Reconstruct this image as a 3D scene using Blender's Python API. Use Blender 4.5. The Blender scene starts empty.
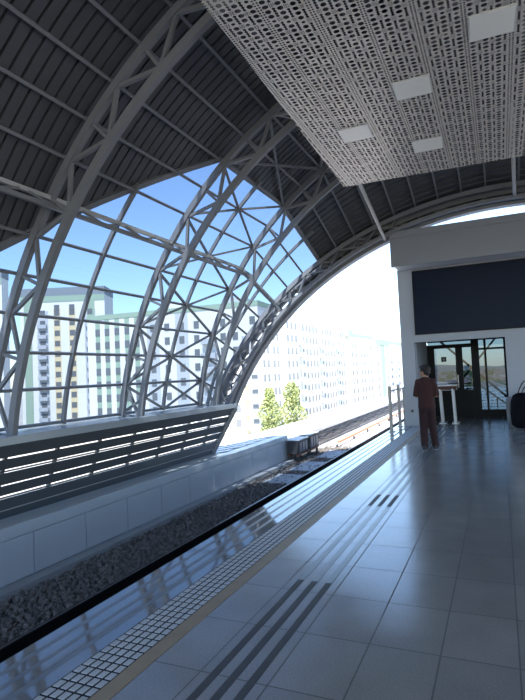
import bpy, bmesh, math, random
from math import sin, cos, pi, radians, degrees, atan2, sqrt
from mathutils import Vector, Matrix
random.seed(7)
scn = bpy.context.scene
COL = scn.collection

# ------------------------------------------------------------------ camera
H = 1.65
yaw, pitch, roll = radians(24.2), radians(2.68), radians(2.6)
f = Vector((-sin(yaw)*cos(pitch), cos(yaw)*cos(pitch), sin(pitch)))
r0 = Vector((cos(yaw), sin(yaw), 0)); u0 = r0.cross(f)
r = cos(roll)*r0 - sin(roll)*u0
u = sin(roll)*r0 + cos(roll)*u0
cam_data = bpy.data.cameras.new('camera')
cam_data.sensor_fit = 'VERTICAL'; cam_data.sensor_height = 24.0
cam_data.lens = 526/700*24.0
cam_data.clip_start = .05; cam_data.clip_end = 3000
cam = bpy.data.objects.new('camera', cam_data); COL.objects.link(cam)
M = Matrix.Identity(4)
for i in range(3):
    M[i][0] = r[i]; M[i][1] = u[i]; M[i][2] = -f[i]; M[i][3] = (0, 0, H)[i]
cam.matrix_world = M
scn.camera = cam

# ------------------------------------------------------------------ sky, sun, exposure
world = bpy.data.worlds.new('sky'); scn.world = world
world.use_nodes = True
wn = world.node_tree.nodes; wl = world.node_tree.links
sky = wn.new('ShaderNodeTexSky'); sky.sky_type = 'NISHITA'
sky.sun_disc = False
sky.sun_elevation = radians(57); sky.sun_rotation = radians(165)
sky.air_density = 1.0; sky.dust_density = 0.3; sky.ozone_density = 3.0
wn['Background'].inputs['Strength'].default_value = 0.2
wl.new(sky.outputs[0], wn['Background'].inputs['Color'])
sd = bpy.data.lights.new('sun', 'SUN'); sd.energy = 4.7; sd.angle = radians(.53); sd.color = (1, .95, .87)
sun = bpy.data.objects.new('sun', sd); COL.objects.link(sun)
sun.rotation_euler = Vector((-.17, .62, -1.0)).to_track_quat('-Z', 'Y').to_euler()
vs = scn.view_settings
vs.view_transform = 'Standard'; vs.look = 'None'; vs.gamma = 1; vs.use_curve_mapping = False
vs.exposure = 1.65

# ------------------------------------------------------------------ materials
def mat(name, col, rough=.5, metal=0, spec=.5, noise=0, nscale=8, bump=0, bscale=60, coat=0, ior=None):
    m = bpy.data.materials.new(name); m.use_nodes = True
    nt = m.node_tree; b = nt.nodes['Principled BSDF']
    b.inputs['Base Color'].default_value = (*col, 1)
    b.inputs['Roughness'].default_value = rough; b.inputs['Metallic'].default_value = metal
    b.inputs['Specular IOR Level'].default_value = spec
    b.inputs['Coat Weight'].default_value = coat; b.inputs['Coat Roughness'].default_value = .03
    if ior: b.inputs['IOR'].default_value = ior
    tc = nt.nodes.new('ShaderNodeTexCoord')
    if noise:
        n = nt.nodes.new('ShaderNodeTexNoise'); n.inputs['Scale'].default_value = nscale; n.inputs['Detail'].default_value = 4
        nt.links.new(tc.outputs['Object'], n.inputs['Vector'])
        mx = nt.nodes.new('ShaderNodeMix'); mx.data_type = 'RGBA'
        mx.inputs[6].default_value = (*[c*(1-noise) for c in col], 1)
        mx.inputs[7].default_value = (*[min(1, c*(1+noise)) for c in col], 1)
        nt.links.new(n.outputs['Fac'], mx.inputs[0]); nt.links.new(mx.outputs[2], b.inputs['Base Color'])
    if bump:
        n2 = nt.nodes.new('ShaderNodeTexNoise'); n2.inputs['Scale'].default_value = bscale
        nt.links.new(tc.outputs['Object'], n2.inputs['Vector'])
        bp = nt.nodes.new('ShaderNodeBump'); bp.inputs['Strength'].default_value = bump; bp.inputs['Distance'].default_value = .02
        nt.links.new(n2.outputs['Fac'], bp.inputs['Height']); nt.links.new(bp.outputs['Normal'], b.inputs['Normal'])
    return m

class NT:
    """small helper for maths on sockets"""
    def __init__(s, nt): s.nt = nt
    def m(s, op, a, b=None, c=None):
        n = s.nt.nodes.new('ShaderNodeMath'); n.operation = op
        for i, v in enumerate((a, b, c)):
            if v is None: continue
            if isinstance(v, (int, float)): n.inputs[i].default_value = v
            else: s.nt.links.new(v, n.inputs[i])
        return n.outputs[0]

STEEL = mat('painted_steel', (.185, .19, .205), .42, noise=.08)
STEEL_L = mat('light_steel', (.42, .42, .42), .4)
DECK = mat('roof_deck_metal', (.074, .078, .086), .42, noise=.1, nscale=1.2)
WHITE = mat('white_cladding', (.52, .55, .58), .35, noise=.04, nscale=2)
CONC = mat('pale_concrete', (.55, .54, .52), .8, noise=.12, nscale=3, bump=.2)
CONC_D = mat('curb_concrete', (.3, .31, .32), .8, noise=.15, nscale=4, bump=.2)
SLAT = mat('louvre_metal', (.07, .078, .09), .35, noise=.05)
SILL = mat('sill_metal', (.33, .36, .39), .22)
RAILM = mat('rail_side_steel', (.012, .01, .012), .8, spec=.1)
RAILTOP = mat('polished_rail_head', (.16, .15, .15), .4, metal=1)
KIOSK = mat('grey_white_render', (.37, .395, .44), .6, noise=.03, nscale=2)
FASCIA = mat('fascia_panel', (.25, .265, .30), .5, noise=.03, nscale=2)
SCREEN = mat('dark_display_glass', (.006, .012, .03), .35, spec=.08)
BLACK = mat('black_frame', (.006, .007, .01), .45, spec=.12)
CHROME = mat('brushed_steel', (.27, .26, .26), .35, metal=.8)
WPAINT = mat('white_paint', (.72, .72, .72), .4)
BROWN = mat('brown_apron', (.08, .03, .025), .7)
SHIRT = mat('maroon_cotton', (.04, .014, .014), .9, noise=.2, nscale=12)
TROUS = mat('maroon_trousers', (.027, .0105, .012), .9, noise=.2, nscale=12)
SKIN = mat('skin', (.32, .17, .11), .55)
HAIR = mat('dark_hair', (.008, .006, .006), .6, bump=.4, bscale=120)
SHOE = mat('black_shoe', (.012, .012, .014), .5)
SOLE = mat('grey_sole', (.3, .3, .31), .6)
BAG = mat('black_nylon', (.004, .004, .007), .7, spec=.1, bump=.2)
GREYCL = mat('grey_canvas', (.22, .22, .23), .85)
GRIP = mat('honed_granite_strip', (.17, .175, .18), .32, noise=.12, nscale=60, ior=1.8)
YELLOW = mat('yellow_line_paint', (.36, .27, .17), .55, noise=.2, nscale=6)
TWHITE = mat('tactile_stud', (.5, .5, .5), .45, noise=.1, nscale=20)
TDARK = mat('tactile_base', (.03, .033, .04), .8, spec=.15)
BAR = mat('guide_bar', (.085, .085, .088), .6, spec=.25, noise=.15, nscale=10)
BARP = mat('pale_guide_bar', (.13, .135, .14), .3, noise=.15, nscale=10, ior=1.7)
EQUIP = mat('dark_equipment_paint', (.04, .04, .043), .6, noise=.3, nscale=8)
RUST = mat('rusty_steel', (.22, .09, .05), .8, noise=.3, nscale=10)
ORANGE = mat('orange_cover', (.62, .2, .1), .6, noise=.15, nscale=5)
STONE = mat('rubble_stone', (.3, .285, .27), .9, noise=.75, nscale=9, bump=1, bscale=12)
BALL = mat('ballast_stone', (.15, .138, .13), .85, noise=.6, nscale=14)
BALLB = mat('ballast_bed', (.1, .096, .093), .95, noise=.6, nscale=20, bump=1, bscale=25)
LEAF = mat('light_green_leaf', (.3, .34, .13), .6, noise=.35, nscale=3)
BARK = mat('bark', (.15, .12, .09), .9)
GROUND = mat('dusty_ground', (.42, .39, .34), .95, noise=.3, nscale=.05)
BW = mat('white_facade', (.74, .73, .70), .85, noise=.02, nscale=.3)
BY = mat('yellow_facade', (.70, .58, .36), .85)
BG = mat('green_facade', (.32, .42, .32), .85)
CAPM = mat('pale_green_facade', (.6, .64, .5), .85)
BGR = mat('grey_facade', (.50, .52, .53), .85)
BROOF = mat('dark_roof_band', (.22, .25, .28), .7)
WIN = mat('window_glass_dark', (.15, .16, .17), .35)
BALC = mat('balcony_grey', (.45, .47, .5), .7)
HILL = mat('distant_ground', (.15, .18, .17), .95, noise=.6, nscale=.02)
HOUSE = mat('pale_house', (.5, .47, .43), .9)
HROOF = mat('grey_roof', (.3, .24, .22), .9)
FOL = mat('distant_foliage', (.06, .09, .035), .95, noise=.4, nscale=.2)
LAMPF = mat('unlit_light_panel', (.93, .91, .84), .4)

def glass_mat(name, tint):
    m = bpy.data.materials.new(name); m.use_nodes = True; nt = m.node_tree
    nt.nodes.clear()
    out = nt.nodes.new('ShaderNodeOutputMaterial')
    tr = nt.nodes.new('ShaderNodeBsdfTransparent'); tr.inputs[0].default_value = (*tint, 1)
    gl = nt.nodes.new('ShaderNodeBsdfGlossy'); gl.inputs['Roughness'].default_value = .01
    lw = nt.nodes.new('ShaderNodeLayerWeight'); N = NT(nt)
    fac = N.m('ADD', .025, N.m('MULTIPLY', .35, N.m('POWER', lw.outputs['Facing'], 5.0)))
    mx = nt.nodes.new('ShaderNodeMixShader')
    nt.links.new(fac, mx.inputs[0]); nt.links.new(tr.outputs[0], mx.inputs[1]); nt.links.new(gl.outputs[0], mx.inputs[2])
    nt.links.new(mx.outputs[0], out.inputs[0])
    return m
GLASS = glass_mat('tinted_glazing', (.28, .325, .385))
GLASSK = glass_mat('tinted_door_glass', (.24, .29, .34))

def floor_mat():
    m = bpy.data.materials.new('polished_granite_tiles'); m.use_nodes = True; nt = m.node_tree; N = NT(nt)
    b = nt.nodes['Principled BSDF']
    geo = nt.nodes.new('ShaderNodeTexCoord'); sp = nt.nodes.new('ShaderNodeSeparateXYZ')
    nt.links.new(geo.outputs['Object'], sp.inputs[0])
    x = N.m('DIVIDE', N.m('ADD', sp.outputs[0], 20*.41), .41); y = N.m('DIVIDE', N.m('ADD', sp.outputs[1], 19.6), .6)
    fx = N.m('ABSOLUTE', N.m('SUBTRACT', N.m('FRACT', x), .5)); fy = N.m('ABSOLUTE', N.m('SUBTRACT', N.m('FRACT', y), .5))
    j = N.m('MAXIMUM', N.m('GREATER_THAN', fx, .5-.0045/.41), N.m('GREATER_THAN', fy, .5-.0045/.6))
    cmb = nt.nodes.new('ShaderNodeCombineXYZ')
    nt.links.new(N.m('FLOOR', x), cmb.inputs[0]); nt.links.new(N.m('FLOOR', y), cmb.inputs[1])
    wnz = nt.nodes.new('ShaderNodeTexWhiteNoise'); nt.links.new(cmb.outputs[0], wnz.inputs['Vector'])
    n1 = nt.nodes.new('ShaderNodeTexNoise'); n1.inputs['Scale'].default_value = 90; n1.inputs['Detail'].default_value = 3
    n2 = nt.nodes.new('ShaderNodeTexNoise'); n2.inputs['Scale'].default_value = 2.2; n2.inputs['Detail'].default_value = 5
    for n in (n1, n2): nt.links.new(geo.outputs['Object'], n.inputs['Vector'])
    v = N.m('ADD', .275, N.m('ADD', N.m('MULTIPLY', N.m('SUBTRACT', wnz.outputs['Value'], .5), .03),
        N.m('ADD', N.m('MULTIPLY', N.m('SUBTRACT', n1.outputs['Fac'], .5), .16), N.m('MULTIPLY', N.m('SUBTRACT', n2.outputs['Fac'], .5), .10))))
    v = N.m('MULTIPLY', v, N.m('SUBTRACT', 1, N.m('MULTIPLY', j, .55)))
    nt.links.new(N.m('MULTIPLY', .5, N.m('SUBTRACT', 1, N.m('MULTIPLY', j, .9))), b.inputs['Specular IOR Level'])
    c = nt.nodes.new('ShaderNodeCombineColor')
    nt.links.new(N.m('MULTIPLY', v, 1.06), c.inputs[0]); nt.links.new(v, c.inputs[1]); nt.links.new(N.m('MULTIPLY', v, .93), c.inputs[2])
    nt.links.new(c.outputs[0], b.inputs['Base Color'])
    rg = N.m('ADD', .13, N.m('ADD', N.m('MULTIPLY', n2.outputs['Fac'], .12), N.m('MULTIPLY', j, .4)))
    nt.links.new(rg, b.inputs['Roughness'])
    b.inputs['IOR'].default_value = 1.75
    return m
FLOOR = floor_mat()
EDGE = mat('mirror_polished_granite', (.16, .165, .17), .05, noise=.12, nscale=60, ior=2.3)

def ceiling_mat():
    m = bpy.data.materials.new('perforated_metal'); m.use_nodes = True; nt = m.node_tree; N = NT(nt)
    b = nt.nodes['Principled BSDF']; b.inputs['Base Color'].default_value = (.69, .635, .575, 1); b.inputs['Roughness'].default_value = .38
    b.inputs['Metallic'].default_value = .15
    geo = nt.nodes.new('ShaderNodeTexCoord'); sp = nt.nodes.new('ShaderNodeSeparateXYZ')
    nt.links.new(geo.outputs['Object'], sp.inputs[0])
    X, Y = N.m('ADD', sp.outputs[0], 40.1), N.m('ADD', sp.outputs[1], 40.0)
    cu, cv = N.m('DIVIDE', X, .5/7), N.m('DIVIDE', Y, .084)
    fu, fv = N.m('SUBTRACT', N.m('FRACT', cu), .5), N.m('SUBTRACT', N.m('FRACT', cv), .5)
    fu2, fv2 = N.m('SUBTRACT', N.m('FRACT', N.m('MULTIPLY', cu, 2)), .5), N.m('SUBTRACT', N.m('FRACT', N.m('MULTIPLY', cv, 2)), .5)
    col = N.m('MODULO', N.m('FLOOR', cu), 7); row = N.m('FLOOR', cv)
    seam = N.m('GREATER_THAN', col, 5.5)
    odd = N.m('GREATER_THAN', N.m('MODULO', N.m('FLOOR', cu), 2), .5)
    big = N.m('MULTIPLY', N.m('SUBTRACT', 1, odd), N.m('SUBTRACT', 1, seam))
    run = N.m('LESS_THAN', N.m('MODULO', N.m('ADD', row, N.m('MULTIPLY', col, 2)), 5), 3.5)
    d1 = N.m('SQRT', N.m('ADD', N.m('MULTIPLY', fu, fu), N.m('MULTIPLY', N.m('MULTIPLY', fv, fv), 1.5)))
    d2 = N.m('ADD', N.m('ABSOLUTE', fu), N.m('ABSOLUTE', N.m('MULTIPLY', fv2, .5)))
    d3 = N.m('SQRT', N.m('ADD', N.m('MULTIPLY', fu2, fu2), N.m('MULTIPLY', fv2, fv2)))
    hb = N.m('MULTIPLY', big, N.m('LESS_THAN', d1, N.m('ADD', .33, N.m('MULTIPLY', run, .15))))
    alt = N.m('GREATER_THAN', N.m('MODULO', N.m('ADD', row, col), 3), .5)
    hs = N.m('MULTIPLY', N.m('MULTIPLY', odd, N.m('SUBTRACT', 1, seam)), N.m('MULTIPLY', alt, N.m('LESS_THAN', d2, .34)))
    st = N.m('LESS_THAN', N.m('FRACT', N.m('MULTIPLY', N.m('ADD', fu, fv), 3.0)), .48)
    ins = N.m('LESS_THAN', N.m('MAXIMUM', N.m('ABSOLUTE', fu), N.m('ABSOLUTE', fv)), .42)
    ht = N.m('MULTIPLY', N.m('MULTIPLY', odd, N.m('SUBTRACT', 1, seam)), N.m('MULTIPLY', N.m('SUBTRACT', 1, alt), N.m('MULTIPLY', st, ins)))
    hq = N.m('MULTIPLY', seam, N.m('LESS_THAN', d3, .36))
    hole = N.m('MAXIMUM', N.m('MAXIMUM', hb, hs), N.m('MAXIMUM', ht, hq))
    tr = nt.nodes.new('ShaderNodeBsdfTransparent'); mx = nt.nodes.new('ShaderNodeMixShader')
    nt.links.new(hole, mx.inputs[0]); nt.links.new(b.outputs[0], mx.inputs[1]); nt.links.new(tr.outputs[0], mx.inputs[2])
    # gentle unevenness of the thin sheets
    n = nt.nodes.new('ShaderNodeTexNoise'); n.inputs['Scale'].default_value = 1.3; nt.links.new(geo.outputs['Object'], n.inputs['Vector'])
    bp = nt.nodes.new('ShaderNodeBump'); bp.inputs['Strength'].default_value = .6; bp.inputs['Distance'].default_value = .05
    nt.links.new(n.outputs['Fac'], bp.inputs['Height']); nt.links.new(bp.outputs[0], b.inputs['Normal'])
    nt.links.new(mx.outputs[0], nt.nodes['Material Output'].inputs[0])
    return m
PERF = ceiling_mat()

# ------------------------------------------------------------------ mesh helpers
class MB:
    def __init__(s): s.bm = bmesh.new()
    def hexa(s, P):
        v = [s.bm.verts.new(p) for p in P]
        for q in ((0,3,2,1),(4,5,6,7),(0,1,5,4),(1,2,6,5),(2,3,7,6),(3,0,4,7)): s.bm.faces.new([v[i] for i in q])
        return s
    def box(s, x0, x1, y0, y1, z0, z1):
        return s.hexa([(x0,y0,z0),(x1,y0,z0),(x1,y1,z0),(x0,y1,z0),(x0,y0,z1),(x1,y0,z1),(x1,y1,z1),(x0,y1,z1)])
    def bar(s, a, b, w, h=None, up=(0,0,1)):
        a, b = Vector(a), Vector(b); h = h or w
        d = (b-a).normalized(); up = Vector(up)
        if abs(d.dot(up.normalized())) > .98: up = Vector((1,0,0)) if abs(d.x) < .9 else Vector((0,1,0))
        sx = d.cross(up).normalized()*w/2; sy = sx.cross(d).normalized()*h/2
        return s.hexa([a-sx-sy,a+sx-sy,a+sx+sy,a-sx+sy,b-sx-sy,b+sx-sy,b+sx+sy,b-sx+sy])
    def rings(s, rs, cap=True, closed_ring=True):
        R = [[s.bm.verts.new(p) for p in ring] for ring in rs]
        n = len(rs[0])
        for A, B in zip(R, R[1:]):
            for i in range(n if closed_ring else n-1):
                s.bm.faces.new((A[i], A[(i+1)%n], B[(i+1)%n], B[i]))
        if cap and closed_ring:
            s.bm.faces.new(R[0][::-1]); s.bm.faces.new(R[-1])
        return s
    def tube(s, pts, rad, n=8):
        pts = [Vector(p) for p in pts]
        if not isinstance(rad, (list, tuple)): rad = [rad]*len(pts)
        rs = []
        for i, p in enumerate(pts):
            d = (pts[min(i+1,len(pts)-1)]-pts[max(i-1,0)]).normalized()
            up = Vector((0,0,1)) if abs(d.z) < .9 else Vector((0,1,0))
            a = d.cross(up).normalized(); b = a.cross(d)
            q = rad[i]; qa, qb = q if isinstance(q, tuple) else (q, q)
            rs.append([p+a*qa*cos(2*pi*k/n)+b*qb*sin(2*pi*k/n) for k in range(n)])
        return s.rings(rs)
    def sweep(s, frames, w, h):
        """frames: (point, side, normal)"""
        return s.rings([[p-a*w/2-n*h/2, p+a*w/2-n*h/2, p+a*w/2+n*h/2, p-a*w/2+n*h/2] for p, a, n in frames])
    def grid(s, P):
        V = [[s.bm.verts.new(p) for p in row] for row in P]
        for A, B in zip(V, V[1:]):
            for i in range(len(A)-1): s.bm.faces.new((A[i], A[i+1], B[i+1], B[i]))
        return s
    def ball(s, c, rx, ry, rz, seg=12):
        m = Matrix.Translation(c) @ Matrix.Diagonal((rx, ry, rz, 1))
        bmesh.ops.create_uvsphere(s.bm, u_segments=seg, v_segments=seg-2, radius=1, matrix=m)
        return s
    def build(s, name, m, parent=None, smooth=False, recalc=True, bevel=0):
        if recalc: bmesh.ops.recalc_face_normals(s.bm, faces=s.bm.faces)
        me = bpy.data.meshes.new(name); s.bm.to_mesh(me); s.bm.free()
        if smooth:
            for p in me.polygons: p.use_smooth = True
        me.materials.append(m)
        o = bpy.data.objects.new(name, me); COL.objects.link(o)
        if parent:
            o.parent = parent; o.matrix_parent_inverse = Matrix.Translation(-Vector(parent.location))
        if bevel:
            b = o.modifiers.new('bevel', 'BEVEL'); b.width = bevel; b.segments = 2; b.limit_method = 'ANGLE'
        return o
def B(): return MB()
def tag(o, label, cat, group=None):
    o['label'] = label; o['category'] = cat
    if group: o['group'] = group
    return o
def thing(name, label, cat, loc=(0,0,0), group=None):
    o = bpy.data.objects.new(name, None); COL.objects.link(o); o.location = loc; o.empty_display_size = .1
    return tag(o, label, cat, group)
def struct(o): o['kind'] = 'structure'; return o
def stuff(o): o['kind'] = 'stuff'; return o

YS = -6.0      # rear end of the roof, cut short out of view to let in fill sun
# ------------------------------------------------------------------ roof geometry
CX, CZ, RI, RO, S, YC = .33, -.06, 6.96, 7.5, .315, 11.61
YA, YB = 5.55, 8.58
RAKE0, RAKE = 12.1, .52
def P(th, R, Y):
    t = radians(th); drop = S*(Y-YC) if Y > YC else 0
    return Vector((CX+R*cos(t), Y, CZ+R*sin(t)-drop))
def YD(th, R):
    t = radians(th)
    return (RAKE0+RAKE*(CZ+R*sin(t)+S*YC))/(1+RAKE*S)
def PD(th, R): return P(th, R, YD(th, R))
PUR = [130.2+4.65*k for k in range(-8, 10)]           # 93 .. 172
ALLP = PUR+[180-t for t in PUR]
def nrm(th): return Vector((cos(radians(th)), 0, sin(radians(th))))
TB = 172.3                                            # springing angle at the sill

# edge between deck and glazing, angle as a function of Y (left side)
def bound(Y):
    if Y <= 2.52: return 167.4
    if Y <= YA: return 167.4+(148.8-167.4)*(Y-2.52)/(YA-2.52)
    if Y <= YB: return 148.8+(130.2-148.8)*(Y-YA)/(YB-YA)
    return 130.2

# deck
def deck():
    pitch = .175; b = B(); prof = []
    y = YS
    while y < YC-.01:
        for dy, dr in ((0, .0), (.125, 0), (.130, .05), (.170, .05)): prof.append((y+dy, dr))
        y += pitch
    prof = [(a, c) for a, c in prof if a < YC]+[(YC, 0)]
    na = 40
    rows = [[P(bound(a)+(180-2*bound(a))*i/na, RO+.10+c, a) for i in range(na+1)] for a, c in prof]
    b.grid(rows)
    n = 18; rows = []
    for k in range(n+1):
        for dv, dr in (((0, 0), (.7, 0), (.73, .05), (.97, .05)) if k < n else ((0, 0),)):
            v = (k+dv)/n
            row = []
            for i in range(na+1):
                th = 130.2+(180-2*130.2)*i/na
                row.append(P(th, RO+.10+dr, YC+v*(YD(th, RO+.1)+.25-YC)))
            rows.append(row)
    b.grid(rows)
    o = b.build('roof_deck', DECK, recalc=False)
    so = o.modifiers.new('thickness', 'SOLIDIFY'); so.thickness = .02; so.offset = 0
    return struct(o)
deck()
# flashing along the deck's lower edge
b = B()
ys = [YS, 2.52, YA, YB, YC]
for a, c in zip(ys, ys[1:]):
    n = max(1, int((c-a)/.5)); n = min(n, 12)
    for k in range(n):
        y0, y1 = a+(c-a)*k/n, a+(c-a)*(k+1)/n
        e = 1e-4
        b.bar(P(bound(y0+e), RO+.08, y0), P(bound(y1-e), RO+.08, y1), .1, .07, up=nrm(140))
b.bar(P(130.2, RO+.08, YC), PD(130.2, RO+.08), .1, .07, up=nrm(140))
struct(b.build('trim_1', STEEL))

# outer-skin glazing, one window per bay, left side, and a mirrored one on the right
def glazing(n, y0, y1, topf, mull, last=False, mirror=False):
    rows = []
    ny = 12
    for k in range(ny+1):
        v = k/ny; row = []
        for i in range(25):
            if last:
                th = TB+1+(130.2-TB-1)*i/24
                q = P(th, RO+.06, YC+v*(YD(th, RO+.06)-YC))
            else:
                Y = y0+(y1-y0)*v; t1 = topf(min(max(Y, y0+1e-4), y1-1e-4)); th = TB+1+(t1-TB-1)*i/24
                q = P(th, RO+.06, Y)
            if mirror: q.x = 2*CX-q.x
            row.append(q)
        rows.append(row)
    w = struct(B().grid(rows).build('window_%d' % n, GLASS, smooth=True))
    if mull:
        fr = []
        y = (y0+y1)/2
        for i in range(19):
            if last:
                t1 = 128; th = TB+(t1-TB)*i/18; q = P(th, RO, YC+.5*(YD(th, RO)-YC))
            else:
                t1 = topf(y)-1; th = TB+(t1-TB)*i/18; q = P(th, RO, y)
            nn = nrm(th)
            if mirror: q.x = 2*CX-q.x; nn.x = -nn.x
            fr.append((q, Vector((0, 1, 0)), nn))
        m = B().sweep(fr, .06, .07).build('mullion', STEEL, w)
glazing(1, YC, 0, None, True, last=True)
glazing(2, YB, YC, bound, True)
glazing(3, YA, YB, bound, True)
glazing(4, 2.52, YA, bound, True)
glazing(5, YS, 2.52, bound, False)
glazing(6, YS, YC, bound, False, mirror=True)

# purlins: one long rod each
for k, th in enumerate(ALLP):
    pts = [P(th, RO+.02, YS), P(th, RO+.02, YC), PD(th, RO+.02)]
    if 141 < th < 146: pts = [P(th, RO-.02, YS), P(th, RO-.02, YC), PD(th, RO-.02)]
    b = B()
    b.bar(pts[0], pts[1], .045, .065, up=nrm(th)); b.bar(pts[1], pts[2], .045, .065, up=nrm(th))
    o = b.build('purlin', STEEL)
    if 40 < th < 147: tag(o, 'thin grey steel purlin running lengthwise under the dark ribbed roof deck', 'beam', 'purlins under the roof deck')
    else: tag(o, 'thin grey steel purlin running lengthwise across the curved glazing', 'beam', 'purlins across the glazing')

# arch trusses
def truss(label, Y=None):
    pt = (lambda th, R: P(th, R, Y)) if Y is not None else PD
    o = thing('arch_truss', label, 'roof truss', P(TB, RI, Y) if Y is not None else PD(TB, RI))
    t0, t1 = (TB, 180-TB)
    def chord(name, R, w, h):
        fr = []
        n = 48
        for i in range(n+1):
            th = t0+(t1-t0)*i/n
            tn = (pt(th-.5, R)-pt(th+.5, R)).normalized()
            a = tn.cross(nrm(th)).normalized(); nn = a.cross(tn).normalized()
            fr.append((pt(th, R), a, nn))
        B().sweep(fr, w, h).build(name, STEEL, o)
    if Y is not None:
        chord('inner_chord', RI+.02, .09, .115); chord('outer_chord', RO-.06, .09, .11)
    else:
        chord('inner_chord', RI+.02, .24, .09); chord('outer_chord', RO-.06, .14, .14)
    nodes = [t for t in ALLP if t < 173 and t > 7]
    nodes.sort()
    def brace(a, c, w=.052): B().bar(a, c, w).build('brace', STEEL, o)
    for th in PUR:
        k = round((th-130.2)/4.65)
        for sgn in (1, -1):
            T = th if sgn == 1 else 180-th
            if k % 2 == 0:
                for d in (-4.65, 4.65):
                    if (T+d) > t0 or (T+d) < t1 or (th < 95 and d*sgn < 0): continue
                    brace(pt(T, RO-.1), pt(T+d, RI+.06))
            else:
                brace(pt(T, RO-.1), pt(T, RI+.06), .045)
    return o, pt
truss('nearest full steel arch truss, meeting the sill at the frame edge', YA)
truss('second steel arch truss, crossing the middle of the glazed bays', YB)
truss('third steel arch truss, just inside the outward leaning end arch', YC)
truss('steel arch truss nearest the camera, before the first full arch', 2.52)
d, pt = truss('outward leaning end arch truss framing the open platform end')
# the end arch is a box truss: a second pair of chords with lacing between
OFF = Vector((0, -.28, .088))
for nm, Rr, w_, h_ in (('inner_chord', RI+.02, .16, .09), ('outer_chord', RO-.06, .12, .12)):
    fr = []
    for i in range(49):
        th = TB+(180-2*TB)*i/48
        tn = (PD(th-.5, Rr)-PD(th+.5, Rr)).normalized(); a = tn.cross(nrm(th)).normalized()
        fr.append((PD(th, Rr)+OFF, a, a.cross(tn).normalized()))
    B().sweep(fr, w_, h_).build(nm, STEEL, d)
lac = sorted([t for t in ALLP if 7.5 < t < 172.5])
for i, (t1, t2) in enumerate(zip(lac, lac[1:])):
    if 70 < t1 < 110: continue
    a, c = (t1, t2) if i % 2 else (t2, t1)
    B().bar(PD(a, RI+.05), PD(c, RO-.1)+OFF, .05).build('brace', STEEL, d)
    B().bar(PD(t1, RI+.05), PD(t1, RI+.05)+OFF, .06).build('brace', STEEL, d)
    B().bar(PD(c, RI+.05)+OFF, PD(a, RO-.1)+OFF, .05).build('brace', STEEL, d)
# sheet cladding on the end arch's upper part
rows = [[PD(th, R)+Vector((0, .1, -.03)) for th in [42+96*i/40 for i in range(41)]] for R in (RI, RO+.1)]
cl = B().grid(rows).build('cladding_sheet', DECK, d)
so = cl.modifiers.new('thickness', 'SOLIDIFY'); so.thickness = .02

# diagonal bracing in the skin plane between second and third arch
br = thing('roof_bracing', 'zigzag steel bracing rods between the second and third arches', 'bracing', P(172, RO, YB))
ym = (YB+YC)/2
bn = [t for t in PUR if round((t-130.2)/4.65) % 2 == 0 and t < 171]
for th in bn:
    for d2 in (-4.65, 4.65):
        if th+d2 < 92: continue
        B().bar(P(th, RO-.02, YB), P(th+d2, RO-.02, ym), .045).build('rod', STEEL, br)
        B().bar(P(th, RO-.02, YC), P(th+d2, RO-.02, ym), .045).build('rod', STEEL, br)
B().bar(P(167.4, RO-.02, ym), P(172, RO-.02, YC), .045).build('rod', STEEL, br)
B().bar(P(167.4, RO-.02, ym), P(172, RO-.02, YB), .045).build('rod', STEEL, br)

# lengthwise lattice girder
lg = thing('lattice_girder', 'lengthwise steel lattice girder tying the arches high across the glazing', 'girder', P(144.1, RO-.15, 2.5))
g1 = lambda y: P(144.1, RO-.08, y) if y <= YC+.01 else PD(144.1, RO-.08)
g2 = lambda y: P(144.7, RI+.30, y) if y <= YC+.01 else PD(144.7, RI+.30)
B().bar(g1(-2), g1(YC), .06).build('chord', STEEL_L, lg); B().bar(g2(-2), g2(YC), .06).build('chord', STEEL, lg)
B().bar(g1(YC), g1(20), .06).build('chord', STEEL_L, lg); B().bar(g2(YC), g2(20), .06).build('chord', STEEL, lg)
y = 2.52; k = 0
while y < YC-.2:
    a, c = (g1, g2) if k % 2 else (g2, g1)
    B().bar(a(y), c(y+.505), .035).build('brace', STEEL, lg); y += .505; k += 1

# pale tie tubes to the end arch
for lab, a, c in (('pale tie tube from the perforated panel corner to the end arch above the kiosk', (-2.62, 11.4, 5.86), (-2.71, 14.75, 5.24)),
                  ('pale tie tube near the crown, above the dark display panel', (.52, 11.4, 6.75), (.6, 14.95, 5.9))):
    tag(B().tube([a, c], .045, 12).build('tie_tube', STEEL_L), lab, 'tube')

# perforated ceiling
cz = 5.58
b = B(); b.hexa([(-2.30, YS, cz), (3.2, YS, cz), (3.2, 11.2, cz), (-2.815, 10.9, cz), (-2.30, YS, cz+.004), (3.2, YS, cz+.004), (3.2, 11.2, cz+.004), (-2.815, 10.9, cz+.004)])
struct(b.build('ceiling', PERF))
for n, (x, yy, lab) in enumerate([(.15, 6.53, 'unlit square light panel in perforated ceiling, nearest the camera'),
        (-.885, 7.50, 'unlit square light panel in perforated ceiling, second nearest'),
        (-1.95, 8.50, 'unlit square light panel closest to the ceiling edge beside the arches'),
        (-.93, 9.58, 'unlit square light panel in perforated ceiling, farthest from the camera')]):
    t = thing('ceiling_light', lab, 'light', (x, yy, cz), 'light panels in the perforated ceiling')
    R = Matrix.Rotation(radians(2), 3, 'Z')
    def rbox(h, z0, z1):
        q = [R @ Vector(p) for p in ((-h, -h, 0), (h, -h, 0), (h, h, 0), (-h, h, 0))]
        return B().hexa([(x+v.x, yy+v.y, z0) for v in q]+[(x+v.x, yy+v.y, z1) for v in q])
    rbox(.25, cz-.018, cz-.001).build('frame', WPAINT, t)
    rbox(.237, cz-.022, cz-.017).build('diffuser', LAMPF, t)

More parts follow.
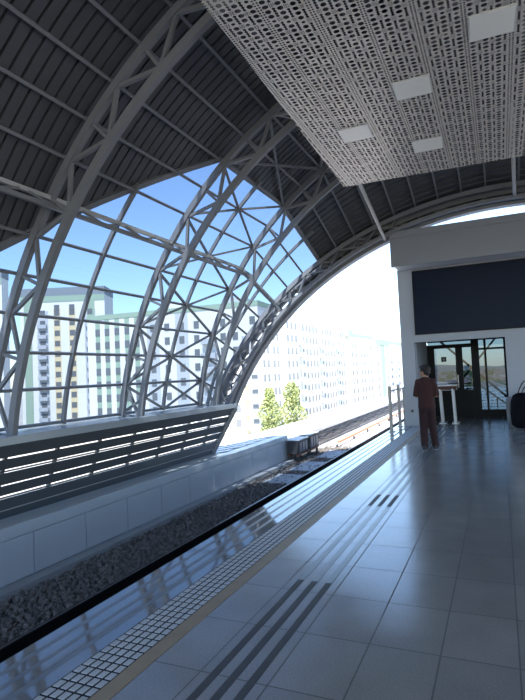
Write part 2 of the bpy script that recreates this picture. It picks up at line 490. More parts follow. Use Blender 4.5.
# ------------------------------------------------------------------ sill, louvres, track wall
def rk(z): return RAKE0+RAKE*z
b = B(); b.hexa([(-7.35, -20, .80), (-6.46, -20, .80), (-6.46, rk(.8), .80), (-7.35, rk(.8), .80), (-7.35, -20, .93), (-6.46, -20, .93), (-6.46, rk(.93), .93), (-7.35, rk(.93), .93)])
struct(b.build('trim_2', SILL, bevel=.012))
lv = thing('louvre_screen', 'dark horizontal metal louvre screen between the sill and the white wall', 'louvre screen', (-6.9, 2, -.33))
XT, XB, ZT, ZB = -6.5, -6.92, .80, -.33
def LP(fr, off=0): # point down the screen
    return (XT+(XB-XT)*fr+off, ZT+(ZB-ZT)*fr)
for a, c in ((0, .158), (.182, .315), (.365, .52), (.54, .668), (.722, .875), (.895, 1.0)):
    (x0, z0), (x1, z1) = LP(a), LP(c)
    ye0, ye1 = rk(z0), rk(z1)
    b = B(); b.hexa([(x0, -20, z0), (x0-.03, -20, z0), (x0-.03, ye0, z0), (x0, ye0, z0), (x1+.01, -20, z1), (x1-.09, -20, z1+.03), (x1-.09, ye1, z1+.03), (x1+.01, ye1, z1)])
    b.build('slat', SLAT, lv)
for a, rr_, mm in ((.345, .014, SLAT), (.705, .014, SLAT), (.883, .013, STEEL_L)):
    x, z = LP(a, -.02)
    B().tube([(x, -20, z), (x, rk(z), z)], rr_, 6).build('rail', mm, lv)
y = -19.5
while y < 11.6:
    (x0, z0), (x1, z1) = LP(0, -.1), LP(1, -.1)
    B().bar((x0, y, z0), (x1, y, z1), .05, .05).build('post', SLAT, lv); y += 1.0
B().bar((XT, rk(.8), .80), (XB, rk(-.33), -.33), .09, .12).build('end_post', STEEL, lv)

wl_ = B()
wl_.box(-7.0, -6.45, -20, 15.95, -1.25, -.43)
struct(wl_.build('wall_left', WHITE))
b = B(); b.box(-7.3, -6.42, -20, 12.0, -.5, -.33); b.box(-6.7, -6.42, 12.0, 15.97, -.5, -.345)
struct(b.build('trim_3', WHITE, bevel=.01))
# facing panels, each can be lifted off
ys0 = 5.76-1.07*24; k = 0
yy = ys0
while yy < 15.9:
    y1 = min(yy+1.07, 15.95)
    if y1-yy > .3 and y1 > 0:
        o = B().box(-6.455, -6.425, yy+.008, y1-.008, -1.10, -.515).build('wall_panel', WHITE, bevel=.004)
        if yy > 14.5: tag(o, 'white facing panel at the far end of the track wall, beside the equipment boxes', 'panel')
        else: tag(o, 'pale flat facing panel on the low wall beside the track', 'panel', 'facing panels along the track wall')
    yy += 1.07
struct(B().box(-6.46, -6.22, -20, 15.95, -1.3, -1.12).build('baseboard_left', CONC_D, bevel=.015))

# lid beyond the louvres; white bars on grey-blue paint sun and lattice-shadow stripes
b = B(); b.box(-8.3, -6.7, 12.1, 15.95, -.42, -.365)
struct(b.build('ledge_cover', SILL)); b = B(); k = 9.4
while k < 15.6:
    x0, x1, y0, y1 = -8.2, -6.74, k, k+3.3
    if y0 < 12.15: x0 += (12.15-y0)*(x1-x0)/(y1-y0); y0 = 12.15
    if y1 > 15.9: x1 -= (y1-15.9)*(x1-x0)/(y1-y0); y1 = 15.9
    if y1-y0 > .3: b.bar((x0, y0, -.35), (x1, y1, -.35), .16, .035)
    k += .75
struct(b.build('painted_sun_stripes', WPAINT))
# far viaduct edge: concrete ledge and rubble parapet face
b = B(); b.hexa([(-8.4, 15.97, -.62), (-6.5, 15.97, -.62), (-6.5, 75, -.62), (-8.0, 75, -.62), (-8.4, 15.97, -.5), (-6.5, 15.97, -.5), (-6.5, 75, -.5), (-8.0, 75, -.5)])
struct(b.build('parapet_ledge', CONC, bevel=.01))
struct(B().box(-7.2, -6.62, 15.97, 75, -1.25, -.62).build('wall_parapet', STONE))
# cables draped along the parapet face
for n, (z, rad) in enumerate(((-.72, .03), (-.82, .025), (-.93, .03), (-1.03, .022))):
    pts = []; q = 16.4
    while q < 60:
        pts.append((-6.57+.02*random.random(), q, z+.05*random.uniform(-1, 1))); q += .55
    tag(B().tube(pts, rad, 6).build('cable', EQUIP), 'grey cable sagging along the rough parapet wall beside the track', 'cable', 'cables along the parapet')

# ------------------------------------------------------------------ track
struct(B().box(-7.2, 9, -20, 75, -1.6, -1.23).build('track_bed', BALLB))
struct(B().box(-6.6, -2.9, 19.2, 75, -1.3, -1.205).build('pale_track_top', CONC))  # paler top over the far track bed
b = B()
def stone(b, x, y, z, s):
    q = [Vector(((-1, 1)[i & 1], (-1, 1)[(i >> 1) & 1], (-1, 1)[(i >> 2) & 1]))*s*.55+Vector([random.uniform(-.35, .35)*s for _ in range(3)]) for i in range(8)]
    Rm = Matrix.Rotation(random.uniform(0, 6.28), 3, 'Z') @ Matrix.Rotation(random.uniform(0, 1.5), 3, 'X')
    q = [Rm @ v+Vector((x, y, z)) for v in q]
    b.hexa([q[0], q[1], q[3], q[2], q[4], q[5], q[7], q[6]])
for _ in range(9500):
    yv = 2.6+(random.random()**1.25)*17
    stone(b, random.uniform(-6.22, -4.9), yv, -1.23+random.uniform(-.01, .035), random.uniform(.022, .046))
for _ in range(900):
    stone(b, random.uniform(-4.75, -3.0), random.uniform(2, 20), -1.23+random.uniform(-.01, .03), random.uniform(.03, .06))
stuff(tag(b.build('ballast', BALL), 'dark crushed stone ballast between the track wall and the rail', 'gravel'))

def rail(x, lab):
    prof = [(-.075, 0), (.075, 0), (.075, .012), (.012, .03), (.012, .115), (.036, .125), (.036, .158), (-.036, .158), (-.036, .125), (-.012, .115), (-.012, .03), (-.075, .012)]
    t = thing('rail', lab, 'rail', (x, 0, -1.2))
    B().rings([[(x+px, y, -1.2+pz) for px, pz in prof] for y in (-20, 75)]).build('rail_body', RAILM, t)
    B().box(x-.02, x+.012, -20, 75, -1.043, -1.039).build('running_surface', RAILTOP, t)
rail(-4.86, 'dark steel running rail with a bright top, beside the ballast')
rail(-3.34, 'dark steel running rail hidden close under the platform edge')
for x0, x1, y0, y1, lab in ((-5.9, -5.1, 12.7, 13.9, 'grey concrete slab on the ballast, nearest of the three'), (-5.85, -5.1, 14.5, 16.0, 'grey concrete slab on the ballast, between the two others'), (-5.8, -5.1, 16.8, 18.4, 'grey concrete slab on the ballast, farthest of the three')):
    tag(B().box(x0, x1, y0, y1, -1.24, -1.18).build('concrete_slab', CONC_D, bevel=.01), lab, 'slab')

# trackside equipment: two dark boxes on a legged frame
eq = thing('trackside_equipment', 'two dark equipment boxes on a legged frame beside the track wall end', 'equipment', (-6.15, 16.8, -1.23))
for y0, y1, z1 in ((15.75, 16.65, -.50), (16.85, 17.75, -.46)):
    bx = B().box(-6.36, -5.98, y0, y1, -.93, z1).build('box', EQUIP, eq, bevel=.015)
    B().box(-6.39, -5.95, y0-.03, y1+.03, z1, z1+.025).build('lid', CONC, bx)
    for k in range(3): B().box(-5.985, -5.965, y0+.1+k*.26, y0+.28+k*.26, -.86, z1-.08).build('louvre_plate', STEEL, bx)
B().box(-6.34, -6.28, 15.7, 17.8, -.98, -.93).build('frame_rail', RUST, eq); B().box(-6.05, -5.99, 15.7, 17.8, -.98, -.93).build('frame_rail', RUST, eq)
for y in (15.85, 16.75, 17.65):
    for x in (-6.31, -6.02):
        B().box(x-.03, x+.03, y-.03, y+.03, -1.23, -.98).build('leg', EQUIP, eq)
B().tube([(-6.0, 16.75, -.7), (-5.92, 16.72, -.95), (-5.9, 16.6, -1.1), (-5.92, 16.3, -1.14)], .02, 6).build('hose', EQUIP, eq)
cr = thing('conductor_rail', 'orange conductor rail cover on brackets along the sunlit track', 'rail cover', (-5.75, 18.9, -1.2))
B().rings([[(-5.75+px, y, -1.0+pz) for px, pz in ((-.05, -.06), (-.05, .0), (-.03, .02), (.03, .02), (.05, .0), (.05, -.06))] for y in (19.4, 60)]).build('cover', ORANGE, cr)
y = 19.2
while y < 58: B().box(-5.78, -5.72, y, y+.05, -1.23, -1.08).build('bracket', EQUIP, cr); y += 2.5

# ------------------------------------------------------------------ platform
PX0, PX1 = -2.825, 3.5
struct(B().box(-1.95, PX1, -20, 42, -.25, 0).build('floor', FLOOR))
struct(B().box(-2.35, -1.95, -20, 42, -.25, -.004).build('tactile_base', TDARK))
struct(B().box(PX0, -2.35, -20, 42, -.25, 0).build('platform_edging', EDGE))
b = B()
for x in (-2.72, -2.595, -2.47): b.box(x-.02, x+.02, -20, 42, -.002, .001)
struct(b.build('grip_strips', GRIP))
struct(B().box(PX0+.15, PX1-.15, -20, 42, -1.25, -.25).build('platform_base', CONC_D))
struct(B().box(-2.06, -1.955, -20, 42, -.004, .0015).build('yellow_line', YELLOW))
b = B()
y = 1.2
while y < 30:
    for k in range(5):
        x0 = -2.348+k*.0572
        b.hexa([(x0+.004, y, -.004), (x0+.046, y, -.004), (x0+.046, y+.062, -.004), (x0+.004, y+.062, -.004), (x0+.006, y+.003, .0), (x0+.044, y+.003, .0), (x0+.044, y+.059, .0), (x0+.006, y+.059, .0)])
    y += .077
struct(b.build('tactile_studs', TWHITE))
# guide bars, three per tile; darker near and in one short run, paler elsewhere
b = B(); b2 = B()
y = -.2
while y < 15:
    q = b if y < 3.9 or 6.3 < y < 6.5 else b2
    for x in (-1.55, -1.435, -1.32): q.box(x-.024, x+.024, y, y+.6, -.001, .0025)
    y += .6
struct(b.build('guide_bars_dark', BAR)); struct(b2.build('guide_bars_pale', BARP))

# ------------------------------------------------------------------ kiosk
KX0, KX1, KY = -2.57, 3.3, 15.5
OX0, OX1, OZ = -2.2, .16, 2.37
b = B()
b.box(KX0, OX0, KY, KY+.2, 0, 4.5); b.box(OX1, KX1, KY, KY+.2, 0, 4.5); b.box(OX0, OX1, KY, KY+.2, OZ, 4.5)
struct(b.build('wall_front', KIOSK))
struct(B().box(KX0, KX0+.2, KY+.2, 18.45, 0, 4.5).build('wall_side', KIOSK))
struct(B().box(KX0+.2, OX0+.02, KY+.2, 18.2, 0, 2.7).build('wall_lobby', KIOSK))
struct(B().box(OX1+.15, OX1+.3, KY+.2, 18.2, 0, 2.7).build('wall_inner', KIOSK))
struct(B().box(KX0+.2, KX1, KY+.2, 22.0, 2.7, 2.85).build('lobby_ceiling', FASCIA))  # length past the glass added to shade the braces outside
b = B(); b.box(KX0, KX1, 14.6, 14.72, 4.44, 5.40); b.box(KX0, KX1, 14.56, 14.6, 5.22, 5.40)
struct(b.build('fascia', FASCIA))
struct(B().box(KX0+.03, KX1, 14.72, 18.45, 4.5, 4.62).build('kiosk_roof', FASCIA))
struct(B().box(KX0+.05, KX1, 14.725, KY, 4.47, 4.5).build('soffit', KIOSK))
dp = thing('display_panel', 'large dark blank display panel above the kiosk doorway', 'display', (.33, KY, 2.6))
B().box(-2.12, 2.78, KY-.05, KY-.002, 2.61, 4.38).build('panel', SCREEN, dp)
for a in ((-2.15, 2.81, 4.38, 4.41), (-2.15, 2.81, 2.58, 2.61), (-2.15, -2.12, 2.61, 4.38), (2.78, 2.81, 2.61, 4.38)):
    B().box(a[0], a[1], KY-.06, KY-.002, a[2], a[3]).build('frame', BLACK, dp)
ws = thing('wall_socket', 'small dark round socket low on the pale kiosk wall', 'socket', (-2.36, KY, .42))
B().tube([(-2.36, KY-.015, .42), (-2.36, KY-.001, .42)], .05, 20).build('plate', STEEL, ws)
B().tube([(-2.36, KY-.02, .42), (-2.36, KY-.014, .42)], .022, 12).build('outlet', BLACK, ws)
# lobby glazing
GY = 18.25
w = struct(B().box(OX0+.02, OX1+.15, GY+.03, GY+.04, .2, 2.7).build('window_7', GLASSK))
def gp(name, x0, x1, z0, z1, y0=GY-.02, y1=GY+.09): return B().box(x0, x1, y0, y1, z0, z1).build(name, BLACK, w)
gp('post', -.83, -.60, 0, 2.47); gp('post', .13, .31, 0, 2.7); gp('post', -2.19, -2.02, 0, 2.36)
gp('top_rail', -.6, .13, 2.13, 2.19); gp('sill', -.6, .13, 0, .22); gp('head', -2.18, .31, 2.45, 2.7)
gp('mullion', -.43, -.38, .22, 2.45)
dr = struct(B().box(-2.02, -.83, GY-.01, GY+.08, 2.24, 2.36).build('door_1', BLACK))
def dpt(name, x0, x1, z0, z1, m=BLACK, y0=GY-.03, y1=GY+.07): return B().box(x0, x1, y0, y1, z0, z1).build(name, m, dr)
dpt('stile', -1.31, -1.16, 0, 2.24); dpt('stile', -1.16, -1.10, .83, 2.24); dpt('lower_panel', -2.02, -1.31, 0, .86); dpt('lower_panel', -1.16, -.83, 0, .86)
dpt('stile', -2.02, -1.97, .86, 2.24)
dpt('handle', -1.28, -1.25, .95, 1.35, CHROME, GY-.08, GY-.05)
sg = thing('door_sign', 'small square black sign stuck on the lobby door glass', 'sign', (-1.68, GY, 1.9))
B().box(-1.76, -1.60, GY+.018, GY+.028, 1.80, 1.96).build('plate', BLACK, sg)
B().tube([(-1.68, GY+.015, 1.88), (-1.68, GY+.0185, 1.88)], .04, 16).build('symbol', STEEL, sg)
# braces and railing outside the lobby glass
tag(B().bar((-2.05, 19.2, 2.71), (.14, 19.2, .56), .07).build('steel_brace', BLACK), 'dark diagonal steel brace behind the lobby glass, falling towards the bag', 'brace')
tag(B().bar((.06, 19.32, 2.71), (-1.5, 19.32, .85), .06).build('steel_brace', BLACK), 'dark diagonal steel brace behind the lobby glass, rising towards the bag', 'brace')
tag(B().bar((-.45, 18.9, 0), (-.45, 18.9, 2.6), .035).build('pole', BLACK), 'thin dark upright pole just behind the lobby glass', 'pole')
sr = thing('stair_railing', 'dark sloping stair railing with pale slats behind the lobby glass', 'railing', (-.3, 20, 0))
B().bar((-.75, 19.7, 1.0), (.25, 19.7, .18), .05).build('handrail', BLACK, sr)
B().bar((-.72, 19.7, 0), (-.72, 19.7, 1.0), .05).build('post', BLACK, sr); B().bar((-.16, 19.7, 0), (-.16, 19.7, .5), .04).build('post', BLACK, sr)
for k in range(7): B().box(-.65, .5, 19.9+k*.02, 19.94+k*.02, .18+k*.105, .20+k*.105).build('slat', CONC_D, sr)
lr = thing('landing_railing', 'low dark railing behind the lobby door glass', 'railing', (-1.2, 20.5, 0))
for z in (.6, .8, 1.0): B().bar((-2.3, 20.5, z), (-.8, 20.5, z), .04).build('rail', BLACK, lr)
for x in (-2.25, -1.5, -.85): B().bar((x, 20.5, 0), (x, 20.5, 1.0), .04).build('post', BLACK, lr)

# table in the doorway
tb = thing('high_table', 'tall narrow table with white top and white legs in the doorway', 'table', (-1.47, 16.15, 0))
B().box(-1.78, -1.16, 15.9, 16.75, 1.08, 1.115).build('table_top', WPAINT, tb, bevel=.01)
B().box(-1.70, -1.22, 15.98, 16.40, .97, 1.08).build('apron', BROWN, tb)
for x in (-1.64, -1.29):
    for y in (15.98, 16.38):
        B().bar((x, y, 1.0), (x+.03, y, .02), .05).build('leg', WPAINT, tb)
    B().box(x-.06, x+.13, 15.94, 16.42, 0, .025).build('foot', WPAINT, tb)
B().box(-1.73, -1.35, 16.1, 16.55, 1.115, 1.13).build('tray', WPAINT, tb)

# steel guard rails at the platform end
gr = thing('guard_railing', 'brushed steel guard railing at the platform end beside the kiosk', 'railing', (-2.7, 14.5, 0))
for y in (14.05, 15.36):
    B().box(-2.74, -2.66, y-.04, y+.04, 0, 1.19).build('post', CHROME, gr, bevel=.008)
    B().box(-2.77, -2.63, y-.07, y+.07, 0, .012).build('base_plate', CHROME, gr)
for z in (1.06, .14): B().tube([(-2.7, 14.05, z), (-2.7, 16.2, z)], .02, 10).build('rail', CHROME, gr)
B().box(-2.73, -2.67, 16.17, 16.23, 0, 1.08).build('post', CHROME, gr)

# bag by the wall
def remesh(o, vox, sm=3):
    m = o.modifiers.new('remesh', 'REMESH'); m.mode = 'VOXEL'; m.voxel_size = vox; m.use_smooth_shade = True
    if sm:
        s = o.modifiers.new('smooth', 'SMOOTH'); s.iterations = sm; s.factor = .5
    return o
bg = thing('travel_bag', 'bulky black bag with upright strap loops standing by the kiosk wall', 'bag', (.5, 14.75, 0))
b = B()
def loft(b, pts, n=14):   # (x, y, z, rx, ry)
    return b.rings([[(x+rx*cos(2*pi*k/n), y+ry*sin(2*pi*k/n), z) for k in range(n)] for x, y, z, rx, ry in pts])
loft(b, [(.53, 14.75, .02, .26, .17), (.50, 14.75, .10, .325, .21), (.50, 14.75, .4, .345, .22), (.51, 14.75, .70, .33, .2), (.52, 14.75, .84, .29, .17), (.53, 14.75, .90, .2, .11)])
remesh(b.build('bag_body', BAG, bg), .02, 4)
B().tube([(.36, 14.7, .86), (.40, 14.66, 1.0), (.47, 14.64, 1.14), (.53, 14.66, 1.2), (.6, 14.68, 1.12), (.64, 14.7, .88)], .014, 8).build('strap', BAG, bg, smooth=True)
B().tube([(.44, 14.8, .86), (.50, 14.82, 1.0), (.58, 14.83, 1.08), (.66, 14.82, 1.0), (.68, 14.8, .86)], .014, 8).build('strap', BAG, bg, smooth=True)
B().box(.24, .78, 14.52, 14.545, .2, .55).build('pocket', BAG, bg, bevel=.02)
gc = thing('folded_cloth_roll', 'upright grey canvas roll between the black bag and the doorway', 'roll', (.12, 15.3, 0))
o = loft(B(), [(.20, 15.2, 0, .06, .06), (.165, 15.2, .2, .075, .07), (.15, 15.2, .5, .08, .07), (.17, 15.2, .78, .065, .06)]).build('roll', GREYCL, gc, smooth=True)
B().tube([(.15+.083*cos(a*pi/8), 15.2+.073*sin(a*pi/8), .45) for a in range(17)], .008, 6).build('tie', GREYCL, gc)

# ------------------------------------------------------------------ person, seen from behind, head turned towards the track
px, py = -1.385, 10.97
pr = thing('person', 'person in maroon shirt and trousers standing with back to camera, head turned towards the track', 'person', (px, py, 0))
def V(x, y, z): return (px+x, py+y, z)
b = B()
def lof(b, pts, n=16): return loft(b, [(px+x, py+y, z, rx, ry) for x, y, z, rx, ry in pts], n)
# torso, pelvis, neck
lof(b, [(0, 0, .80, .12, .095), (0, 0, .90, .14, .115), (0, .0, 1.05, .125, .10), (0, 0, 1.2, .135, .11), (0, 0, 1.32, .135, .10), (0, 0, 1.38, .10, .075), (0, .0, 1.44, .055, .058), (-.005, .01, 1.52, .05, .055)])
for sx in (-1, 1):
    b.ball(V(sx*.13, 0, 1.345), .055, .055, .055)
    # leg
    st = -.03 if sx < 0 else .12
    b.tube([V(sx*.07, 0, .86), V(sx*.075, .01+st*.3, .48), V(sx*.08+.03*(sx > 0), st, .08)], [.08, .058, .042], 12)
    b.ball(V(sx*.08+.03*(sx > 0), st+.07, .045), .045, .125, .04)
    # arm: upper arm down, forearm forward
    el = V(sx*.19, -.01, 1.09); wr = V(sx*.09, .20, 1.10)
    b.tube([V(sx*.14, 0, 1.34), el], [.056, .044], 10); b.ball(el, .045, .045, .045); b.tube([el, wr], [.044, .029], 10)
    hd = Vector(wr)+Vector((-sx*.045, .06, .0))
    b.tube([wr, hd], [(.03, .026), (.042, .02)], 10)
    d = (hd-Vector(wr)).normalized(); side = Vector((d.y, -d.x, 0))*sx
    for q, ln in enumerate((.065, .075, .07, .055)):
        base = hd+Vector((0, 0, .03-.02*q)); k1 = base+d*ln*.55; k2 = k1+d*ln*.3-side*.025
        b.tube([base-d*.02, k1, k2], [.0095, .009, .008], 6)
    th0 = Vector(wr)+d*.02+Vector((0, 0, .02)); b.tube([th0, th0+d*.035+Vector((0, 0, .03)), th0+d*.06+Vector((0, 0, .038))], [.013, .011, .009], 6)
# head turned to the left of the picture (facing -X, a little forward)
face = Vector((-.93, .36, 0)).normalized(); sd_ = Vector((-face.y, face.x, 0))
hc = Vector(V(-.01, .02, 1.575))
Rz = Matrix(((face.x, sd_.x, 0), (face.y, sd_.y, 0), (0, 0, 1)))
def hp(fx, sy, z): return hc+face*fx+sd_*sy+Vector((0, 0, z))
def hball(c, a, bb, cc):
    m = Matrix.Translation(c) @ Rz.to_4x4() @ Matrix.Diagonal((a, bb, cc, 1))
    return m
for c, a, bb, cc in ((hp(-.005, 0, .01), .092, .074, .098), (hp(.035, 0, -.055), .058, .054, .055), (hp(.075, 0, -.085), .022, .026, .02), (hp(.098, 0, -.018), .018, .013, .028), (hp(.082, 0, -.055), .014, .025, .012)):
    bmesh.ops.create_uvsphere(b.bm, u_segments=14, v_segments=10, radius=1, matrix=hball(c, a, bb, cc))
for s2 in (-1, 1):
    bmesh.ops.create_uvsphere(b.bm, u_segments=10, v_segments=8, radius=1, matrix=hball(hp(-.005, s2*.076, -.015), .018, .01, .03))
    bmesh.ops.create_uvsphere(b.bm, u_segments=8, v_segments=6, radius=1, matrix=hball(hp(.082, s2*.03, .005), .012, .02, .008))
remesh(b.build('body', SKIN, pr), .0085, 2)
for s2 in (-1, 1):
    e = MB(); bmesh.ops.create_uvsphere(e.bm, u_segments=8, v_segments=6, radius=1, matrix=hball(hp(.084, s2*.03, -.004), .009, .013, .008)); e.build('eye', HAIR, pr)
h = MB()
for c, a, bb, cc in ((hp(-.02, 0, .04), .112, .098, .10), (hp(-.05, 0, -.02), .07, .08, .08), (hp(.055, 0, .08), .055, .06, .045)):
    bmesh.ops.create_uvsphere(h.bm, u_segments=14, v_segments=10, radius=1, matrix=hball(c, a, bb, cc))
remesh(h.build('hair', HAIR, pr), .01, 2)
# shirt: loose, short sleeves
b = B()
lof(b, [(0, 0, .83, .172, .14), (0, 0, .95, .165, .14), (0, 0, 1.1, .16, .13), (0, 0, 1.25, .165, .135), (0, 0, 1.35, .165, .12), (0, 0, 1.42, .11, .085), (0, .0, 1.455, .07, .068)])
for sx in (-1, 1):
    b.ball(V(sx*.14, 0, 1.355), .07, .078, .07)
    b.tube([V(sx*.135, 0, 1.36), V(sx*.17, 0, 1.24), V(sx*.19, -.01, 1.07)], [.066, .068, .072], 12)
remesh(b.build('shirt', SHIRT, pr), .014, 3)
b = B()
lof(b, [(0, 0, .97, .14, .12), (0, 0, .86, .155, .13), (0, 0, .78, .145, .12)])
for sx in (-1, 1):
    st = -.03 if sx < 0 else .12
    b.tube([V(sx*.075, 0, .86), V(sx*.082, .01+st*.3, .48), V(sx*.082+.03*(sx > 0), st, .06)], [.088, .078, .07], 14)
remesh(b.build('trousers', TROUS, pr), .014, 2)
for sx in (-1, 1):
    st = -.03 if sx < 0 else .12
    s_ = loft(B(), [(px+sx*.082+.03*(sx > 0), py+st+.05, .018, .052, .15), (px+sx*.082+.03*(sx > 0), py+st+.05, .05, .055, .148), (px+sx*.082+.03*(sx > 0), py+st+.03, .09, .05, .11), (px+sx*.082+.03*(sx > 0), py+st, .13, .05, .06)]).build('shoe', SHOE, pr, smooth=True)
    loft(B(), [(px+sx*.082+.03*(sx > 0), py+st+.05, 0, .055, .155), (px+sx*.082+.03*(sx > 0), py+st+.05, .02, .055, .155)]).build('sole', SOLE, s_)

# ------------------------------------------------------------------ outside: ground, trees, buildings, distant city
struct(B().box(-420, 420, -60, 900, -11, -10).build('ground', GROUND))
struct(B().box(-8.6, 9, -20, 75, -2.2, -1.6).build('viaduct_deck', CONC_D))

def tree(x, y, z0, zt, rad, lab, seed):
    rnd = random.Random(seed)
    t = thing('poplar_tree', lab, 'tree', (x, y, z0))
    tr = B(); tr.tube([(x, y, z0), (x+.1, y, z0+(zt-z0)*.45), (x, y, zt-.6)], [.16, .1, .02], 8)
    for k in range(10):
        a = rnd.uniform(0, 6.28); zz = z0+(zt-z0)*rnd.uniform(.3, .85)
        tr.tube([(x, y, zz), (x+rad*.7*cos(a), y+rad*.7*sin(a), zz+rnd.uniform(.8, 1.5))], [.05, .012], 5)
    tr.build('trunk', BARK, t)
    b = B()
    for k in range(4200):
        fz = rnd.random()
        rr = rad*(sin(pi*min(1, .2+fz*.78))**.6)*(.85+.2*sin(fz*17+seed))*sqrt(rnd.random())
        a = rnd.uniform(0, 6.28)
        c = Vector((x+rr*cos(a), y+rr*sin(a), z0+(zt-z0)*(.22+.8*fz)))
        n = Vector((rnd.uniform(-1, 1), rnd.uniform(-1, 1), rnd.uniform(-.4, 1))).normalized()
        s1 = n.orthogonal().normalized()*rnd.uniform(.09, .17); s2 = n.cross(s1)*.7
        v = [b.bm.verts.new(c+q) for q in (-s1, s2, s1, -s2)]; b.bm.faces.new(v)
    b.build('foliage', LEAF, t, recalc=False)
tree(-24.2, 55.2, -10, -.1, 1.7, 'light green slender tree in front of the white block, nearer the arch', 3)
tree(-22.5, 57.8, -10, .4, 1.9, 'light green slender tree in front of the white block, farther from the arch', 5)

class Block:
    def __init__(s, name, lab, p0, p1, depth, zt, base=-10, m=BW, cap=BG, caph=.9):
        """facade runs p0 -> p1 seen from the right-hand side of that direction"""
        s.p0 = Vector((*p0, 0)); s.p1 = Vector((*p1, 0)); s.L = (s.p1-s.p0).length
        s.d = (s.p1-s.p0).normalized(); s.n = Vector((s.d.y, -s.d.x, 0))     # outward
        s.zt = zt; s.zb = base; s.nw = 0; s.extra = None; s.depth = depth
        s.root = thing(name, lab, 'building', (*p0, base))
        s.slab('wall', m, 0, s.L, base, zt, -depth, 0)
        if cap: s.slab('parapet_band', cap, -.1, s.L+.1, zt-caph, zt+.15, -depth-.1, .12)
    def pt(s, a, o, z): v = s.p0+s.d*a+s.n*o; return (v.x, v.y, z)
    def add(s, b, a0, a1, z0, z1, o0, o1):
        return b.hexa([s.pt(a0, o0, z0), s.pt(a1, o0, z0), s.pt(a1, o1, z0), s.pt(a0, o1, z0), s.pt(a0, o0, z1), s.pt(a1, o0, z1), s.pt(a1, o1, z1), s.pt(a0, o1, z1)])
    def slab(s, name, m, a0, a1, z0, z1, o0=0, o1=.06): return s.add(B(), a0, a1, z0, z1, o0, o1).build(name, m, s.root)
    def side(s, name, m, o0, o1, z0, z1, end=True):   # strip on the end wall
        a = s.L if end else 0
        e = (.06 if end else -.06)
        return s.add(B(), min(a, a+e), max(a, a+e), z0, z1, o0, o1).build(name, m, s.root)
    def windows(s, cols, z0, storey, n, w=1.3, h=1.5, lim=100):
        for k in range(n):
            for c in cols:
                a0, a1, zz = c-w/2, c+w/2, z0+k*storey
                if s.nw < lim:
                    b = B(); s.add(b, a0, a1, zz, zz+h, 0, .13)
                    o = b.build('window', WIN, s.root)
                    s.nw += 1
                else:
                    if s.extra is None: s.extra = B()
                    s.add(s.extra, a0, a1, zz, zz+h, 0, .13)
    def balconies(s, cols, z0, storey, n, w=3.2, out=1.1):
        for k in range(n):
            for c in cols:
                zz = z0+k*storey
                b = B(); s.add(b, c-w/2, c+w/2, zz-.1, zz, 0, out); s.add(b, c-w/2, c+w/2, zz, zz+1.0, out-.08, out)
                s.add(b, c-w/2, c-w/2+.08, zz, zz+1, 0, out); s.add(b, c+w/2-.08, c+w/2, zz, zz+1, 0, out)
                b.build('balcony', BALC, s.root)
    def end_windows(s, pos, z0, storey, n, w=1.1, h=1.5):
        for k in range(n):
            for c in pos:
                b = B(); s.add(b, s.L, s.L+.13, z0+k*storey, z0+k*storey+h, -c-w/2, -c+w/2); b.build('window', WIN, s.root); s.nw += 1
    def done(s):
        if s.extra: stuff(s.extra.build('window', WIN, s.root))

# corner block, long front facing the camera
K = Block('apartment_block', 'white apartment block with green window strips, its near corner beside the end arch', (-84.5, 92.0), (-43.4, 95.0), 14, 16.4)
L = K.L
for a in (2.8, 5.3, 7.9, 10.5, 13.0):
    K.slab('green_strip', BG, a-.6, a+.6, -10, 15.5, 0, .03)
for a in (17, 24): K.slab('grey_strip', BGR, a-1.5, a+1.5, -10, 15.5, 0, .03)
K.slab('yellow_strip', BY, 37.2, 38.6, -10, 5, 0, .03)
K.windows([36.2, 40.0, 2.8, 5.3, 7.9, 10.5, 13.0, 17, 20.5, 24, 27.5, 33.5], -8.6, 2.93, 8, 1.15, 1.5)
K.end_windows([2.5, 5.1, 9.0, 11.6], -8.6, 2.93, 8)
K.balconies([30.5, 39.6], -9.1, 2.93, 7)
K.slab('roof_house', BW, 18, 22, 16.5, 18.4, -8, -4); K.slab('roof_house', BGR, 33, 36.5, 16.5, 18.2, -8, -4)
K.done()
# long sunlit front running away from the corner
R1 = Block('apartment_block', 'long sunlit white apartment block receding behind the two slender trees', (-43.4, 109.3), (-43.6, 160), 14, 15.6, cap=CAPM, caph=.6)
R1.windows([1.5 + 2.6*k for k in range(19) if k % 6 != 3], -8.6, 2.93, 8, 1.1, 1.5)
R1.balconies([9.3+15.6*k for k in range(3)], -9.1, 2.93, 7, 2.6, 1.0)
for k in range(3): R1.slab('grey_strip', BGR, 8.7+15.6*k, 9.9+15.6*k, -10, 14.2, 0, .03)
R1.slab('roof_house', BG, 14, 17, 15.6, 17.0, -8, -5)
R1.done()
R2 = Block('apartment_block', 'white block with two dark vertical window strips, between the long block and green banded block', (-43.2, 163), (-41.6, 191), 14, 13.6)
R2.slab('green_cap', BG, -1, 4, 12.6, 14.6, -3, .3)
for a in (12.5, 20): R2.slab('dark_strip', BGR, a-.9, a+.9, -10, 12.4, 0, .05)
R2.windows([3, 7, 12.5, 16, 20, 24], -8.6, 2.93, 7, 1.3, 1.6); R2.done()
R3 = Block('apartment_block', 'farthest white block with a wide green vertical band beside the kiosk', (-41.8, 195), (-38.5, 250), 14, 12.8)
R3.slab('green_band', BG, 7, 13, -10, 12.6, 0, .1); R3.slab('green_cap', BG, 1, 20, 11.0, 13.2, 0, .2)
R3.windows([3, 17, 24, 30, 36, 43, 50], -8.6, 2.93, 7, 1.5, 1.6); R3.balconies([22, 33, 44], -9.1, 2.93, 6, 3, 1); R3.done()
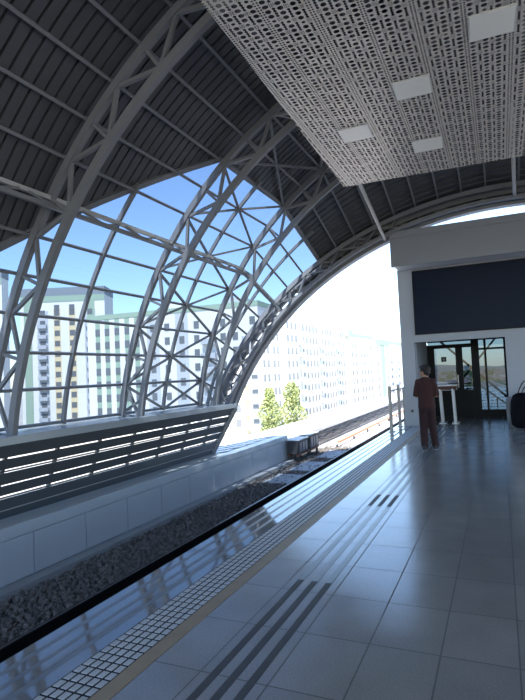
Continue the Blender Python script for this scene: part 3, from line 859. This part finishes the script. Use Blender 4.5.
# tall tower to the left
T = Block('apartment_tower', 'tall white and yellow apartment tower with green corner bands behind the glazing', (-126.5, 110.5), (-104.2, 120.8), 9, 29.6, cap=BROOF, caph=2.2)
T.slab('green_belt', BG, 0, T.L, 25.6, 27.4, 0, .1)
T.slab('green_band', BG, 1.0, 3.2, -10, 25.6, 0, .08); T.slab('green_band', BG, 19.5, 21.6, 18, 25.6, 0, .08)
for a in (10.6, 15.0): T.slab('yellow_strip', BY, a-1.0, a+1.0, -10, 23.6, 0, .05)
for a in (6.4, 20.2): T.slab('grey_strip', BGR, a-1.6, a+1.6, -10, 23, 0, .05)
T.windows([6.4, 10.6, 15.0, 20.2], -8.4, 3.0, 11, 1.5, 1.6); T.windows([10.6, 15.0], 24.4-1.3, 3.0, 1, 1.5, 1.6)
T.balconies([6.4, 20.2], -9.0, 3.0, 10, 2.6, .9)
T.done()
T0 = Block('apartment_tower', 'white tower with green bands at the left edge, in front of the yellow striped tower', (-124, 77.6), (-106.2, 87.6), 4, 29.4, cap=BROOF, caph=2.0)
T0.slab('green_belt', BG, 0, T0.L, 25.8, 27.4, 0, .1); T0.slab('green_band', BG, 17.0, 19.0, -10, 25.8, 0, .08)
T0.windows([3, 7, 11, 15], -8.4, 3.0, 11, 1.4, 1.6); T0.done()

# distant low city seen through the lobby
hill = B()
rows = []
for j in range(14):
    yv = 330+j*45; rows.append([(-260+i*20, yv, -10+max(0, (j-3))*1.0*(1+.5*sin(i*.9+j))) for i in range(27)])
hill.grid(rows); struct(hill.build('hill', HILL, smooth=True))
rnd = random.Random(11)
for k in range(70):
    yv = 120+430*rnd.random()**.9; xv = rnd.uniform(-.14, .03)*yv
    w_, d_, h_ = rnd.uniform(5, 10), rnd.uniform(5, 9), rnd.uniform(3.2, 6.5)
    t = thing('house', 'small pale low house in the hazy distance beyond the lobby glass', 'house', (xv, yv, -10), 'distant low houses')
    B().box(xv-w_/2, xv+w_/2, yv-d_/2, yv+d_/2, -10, -10+h_).build('wall', HOUSE, t)
    z = -10+h_
    B().rings([[(xv-w_/2-.3, yv-d_/2-.3, z), (xv+w_/2+.3, yv-d_/2-.3, z), (xv, yv-d_/2-.3, z+2)], [(xv-w_/2-.3, yv+d_/2+.3, z), (xv+w_/2+.3, yv+d_/2+.3, z), (xv, yv+d_/2+.3, z+2)]]).build('roof', HROOF, t)
b = B()
for k in range(260):
    yv = 90+520*rnd.random(); xv = rnd.uniform(-.13, .05)*yv; s_ = rnd.uniform(1.5, 3.5)
    bmesh.ops.create_icosphere(b.bm, subdivisions=1, radius=1, matrix=Matrix.Translation((xv, yv, -10+s_)) @ Matrix.Diagonal((s_, s_, s_*1.3, 1)))
stuff(tag(b.build('distant_greenery', FOL), 'dark green mass of far trees among the low houses', 'trees'))
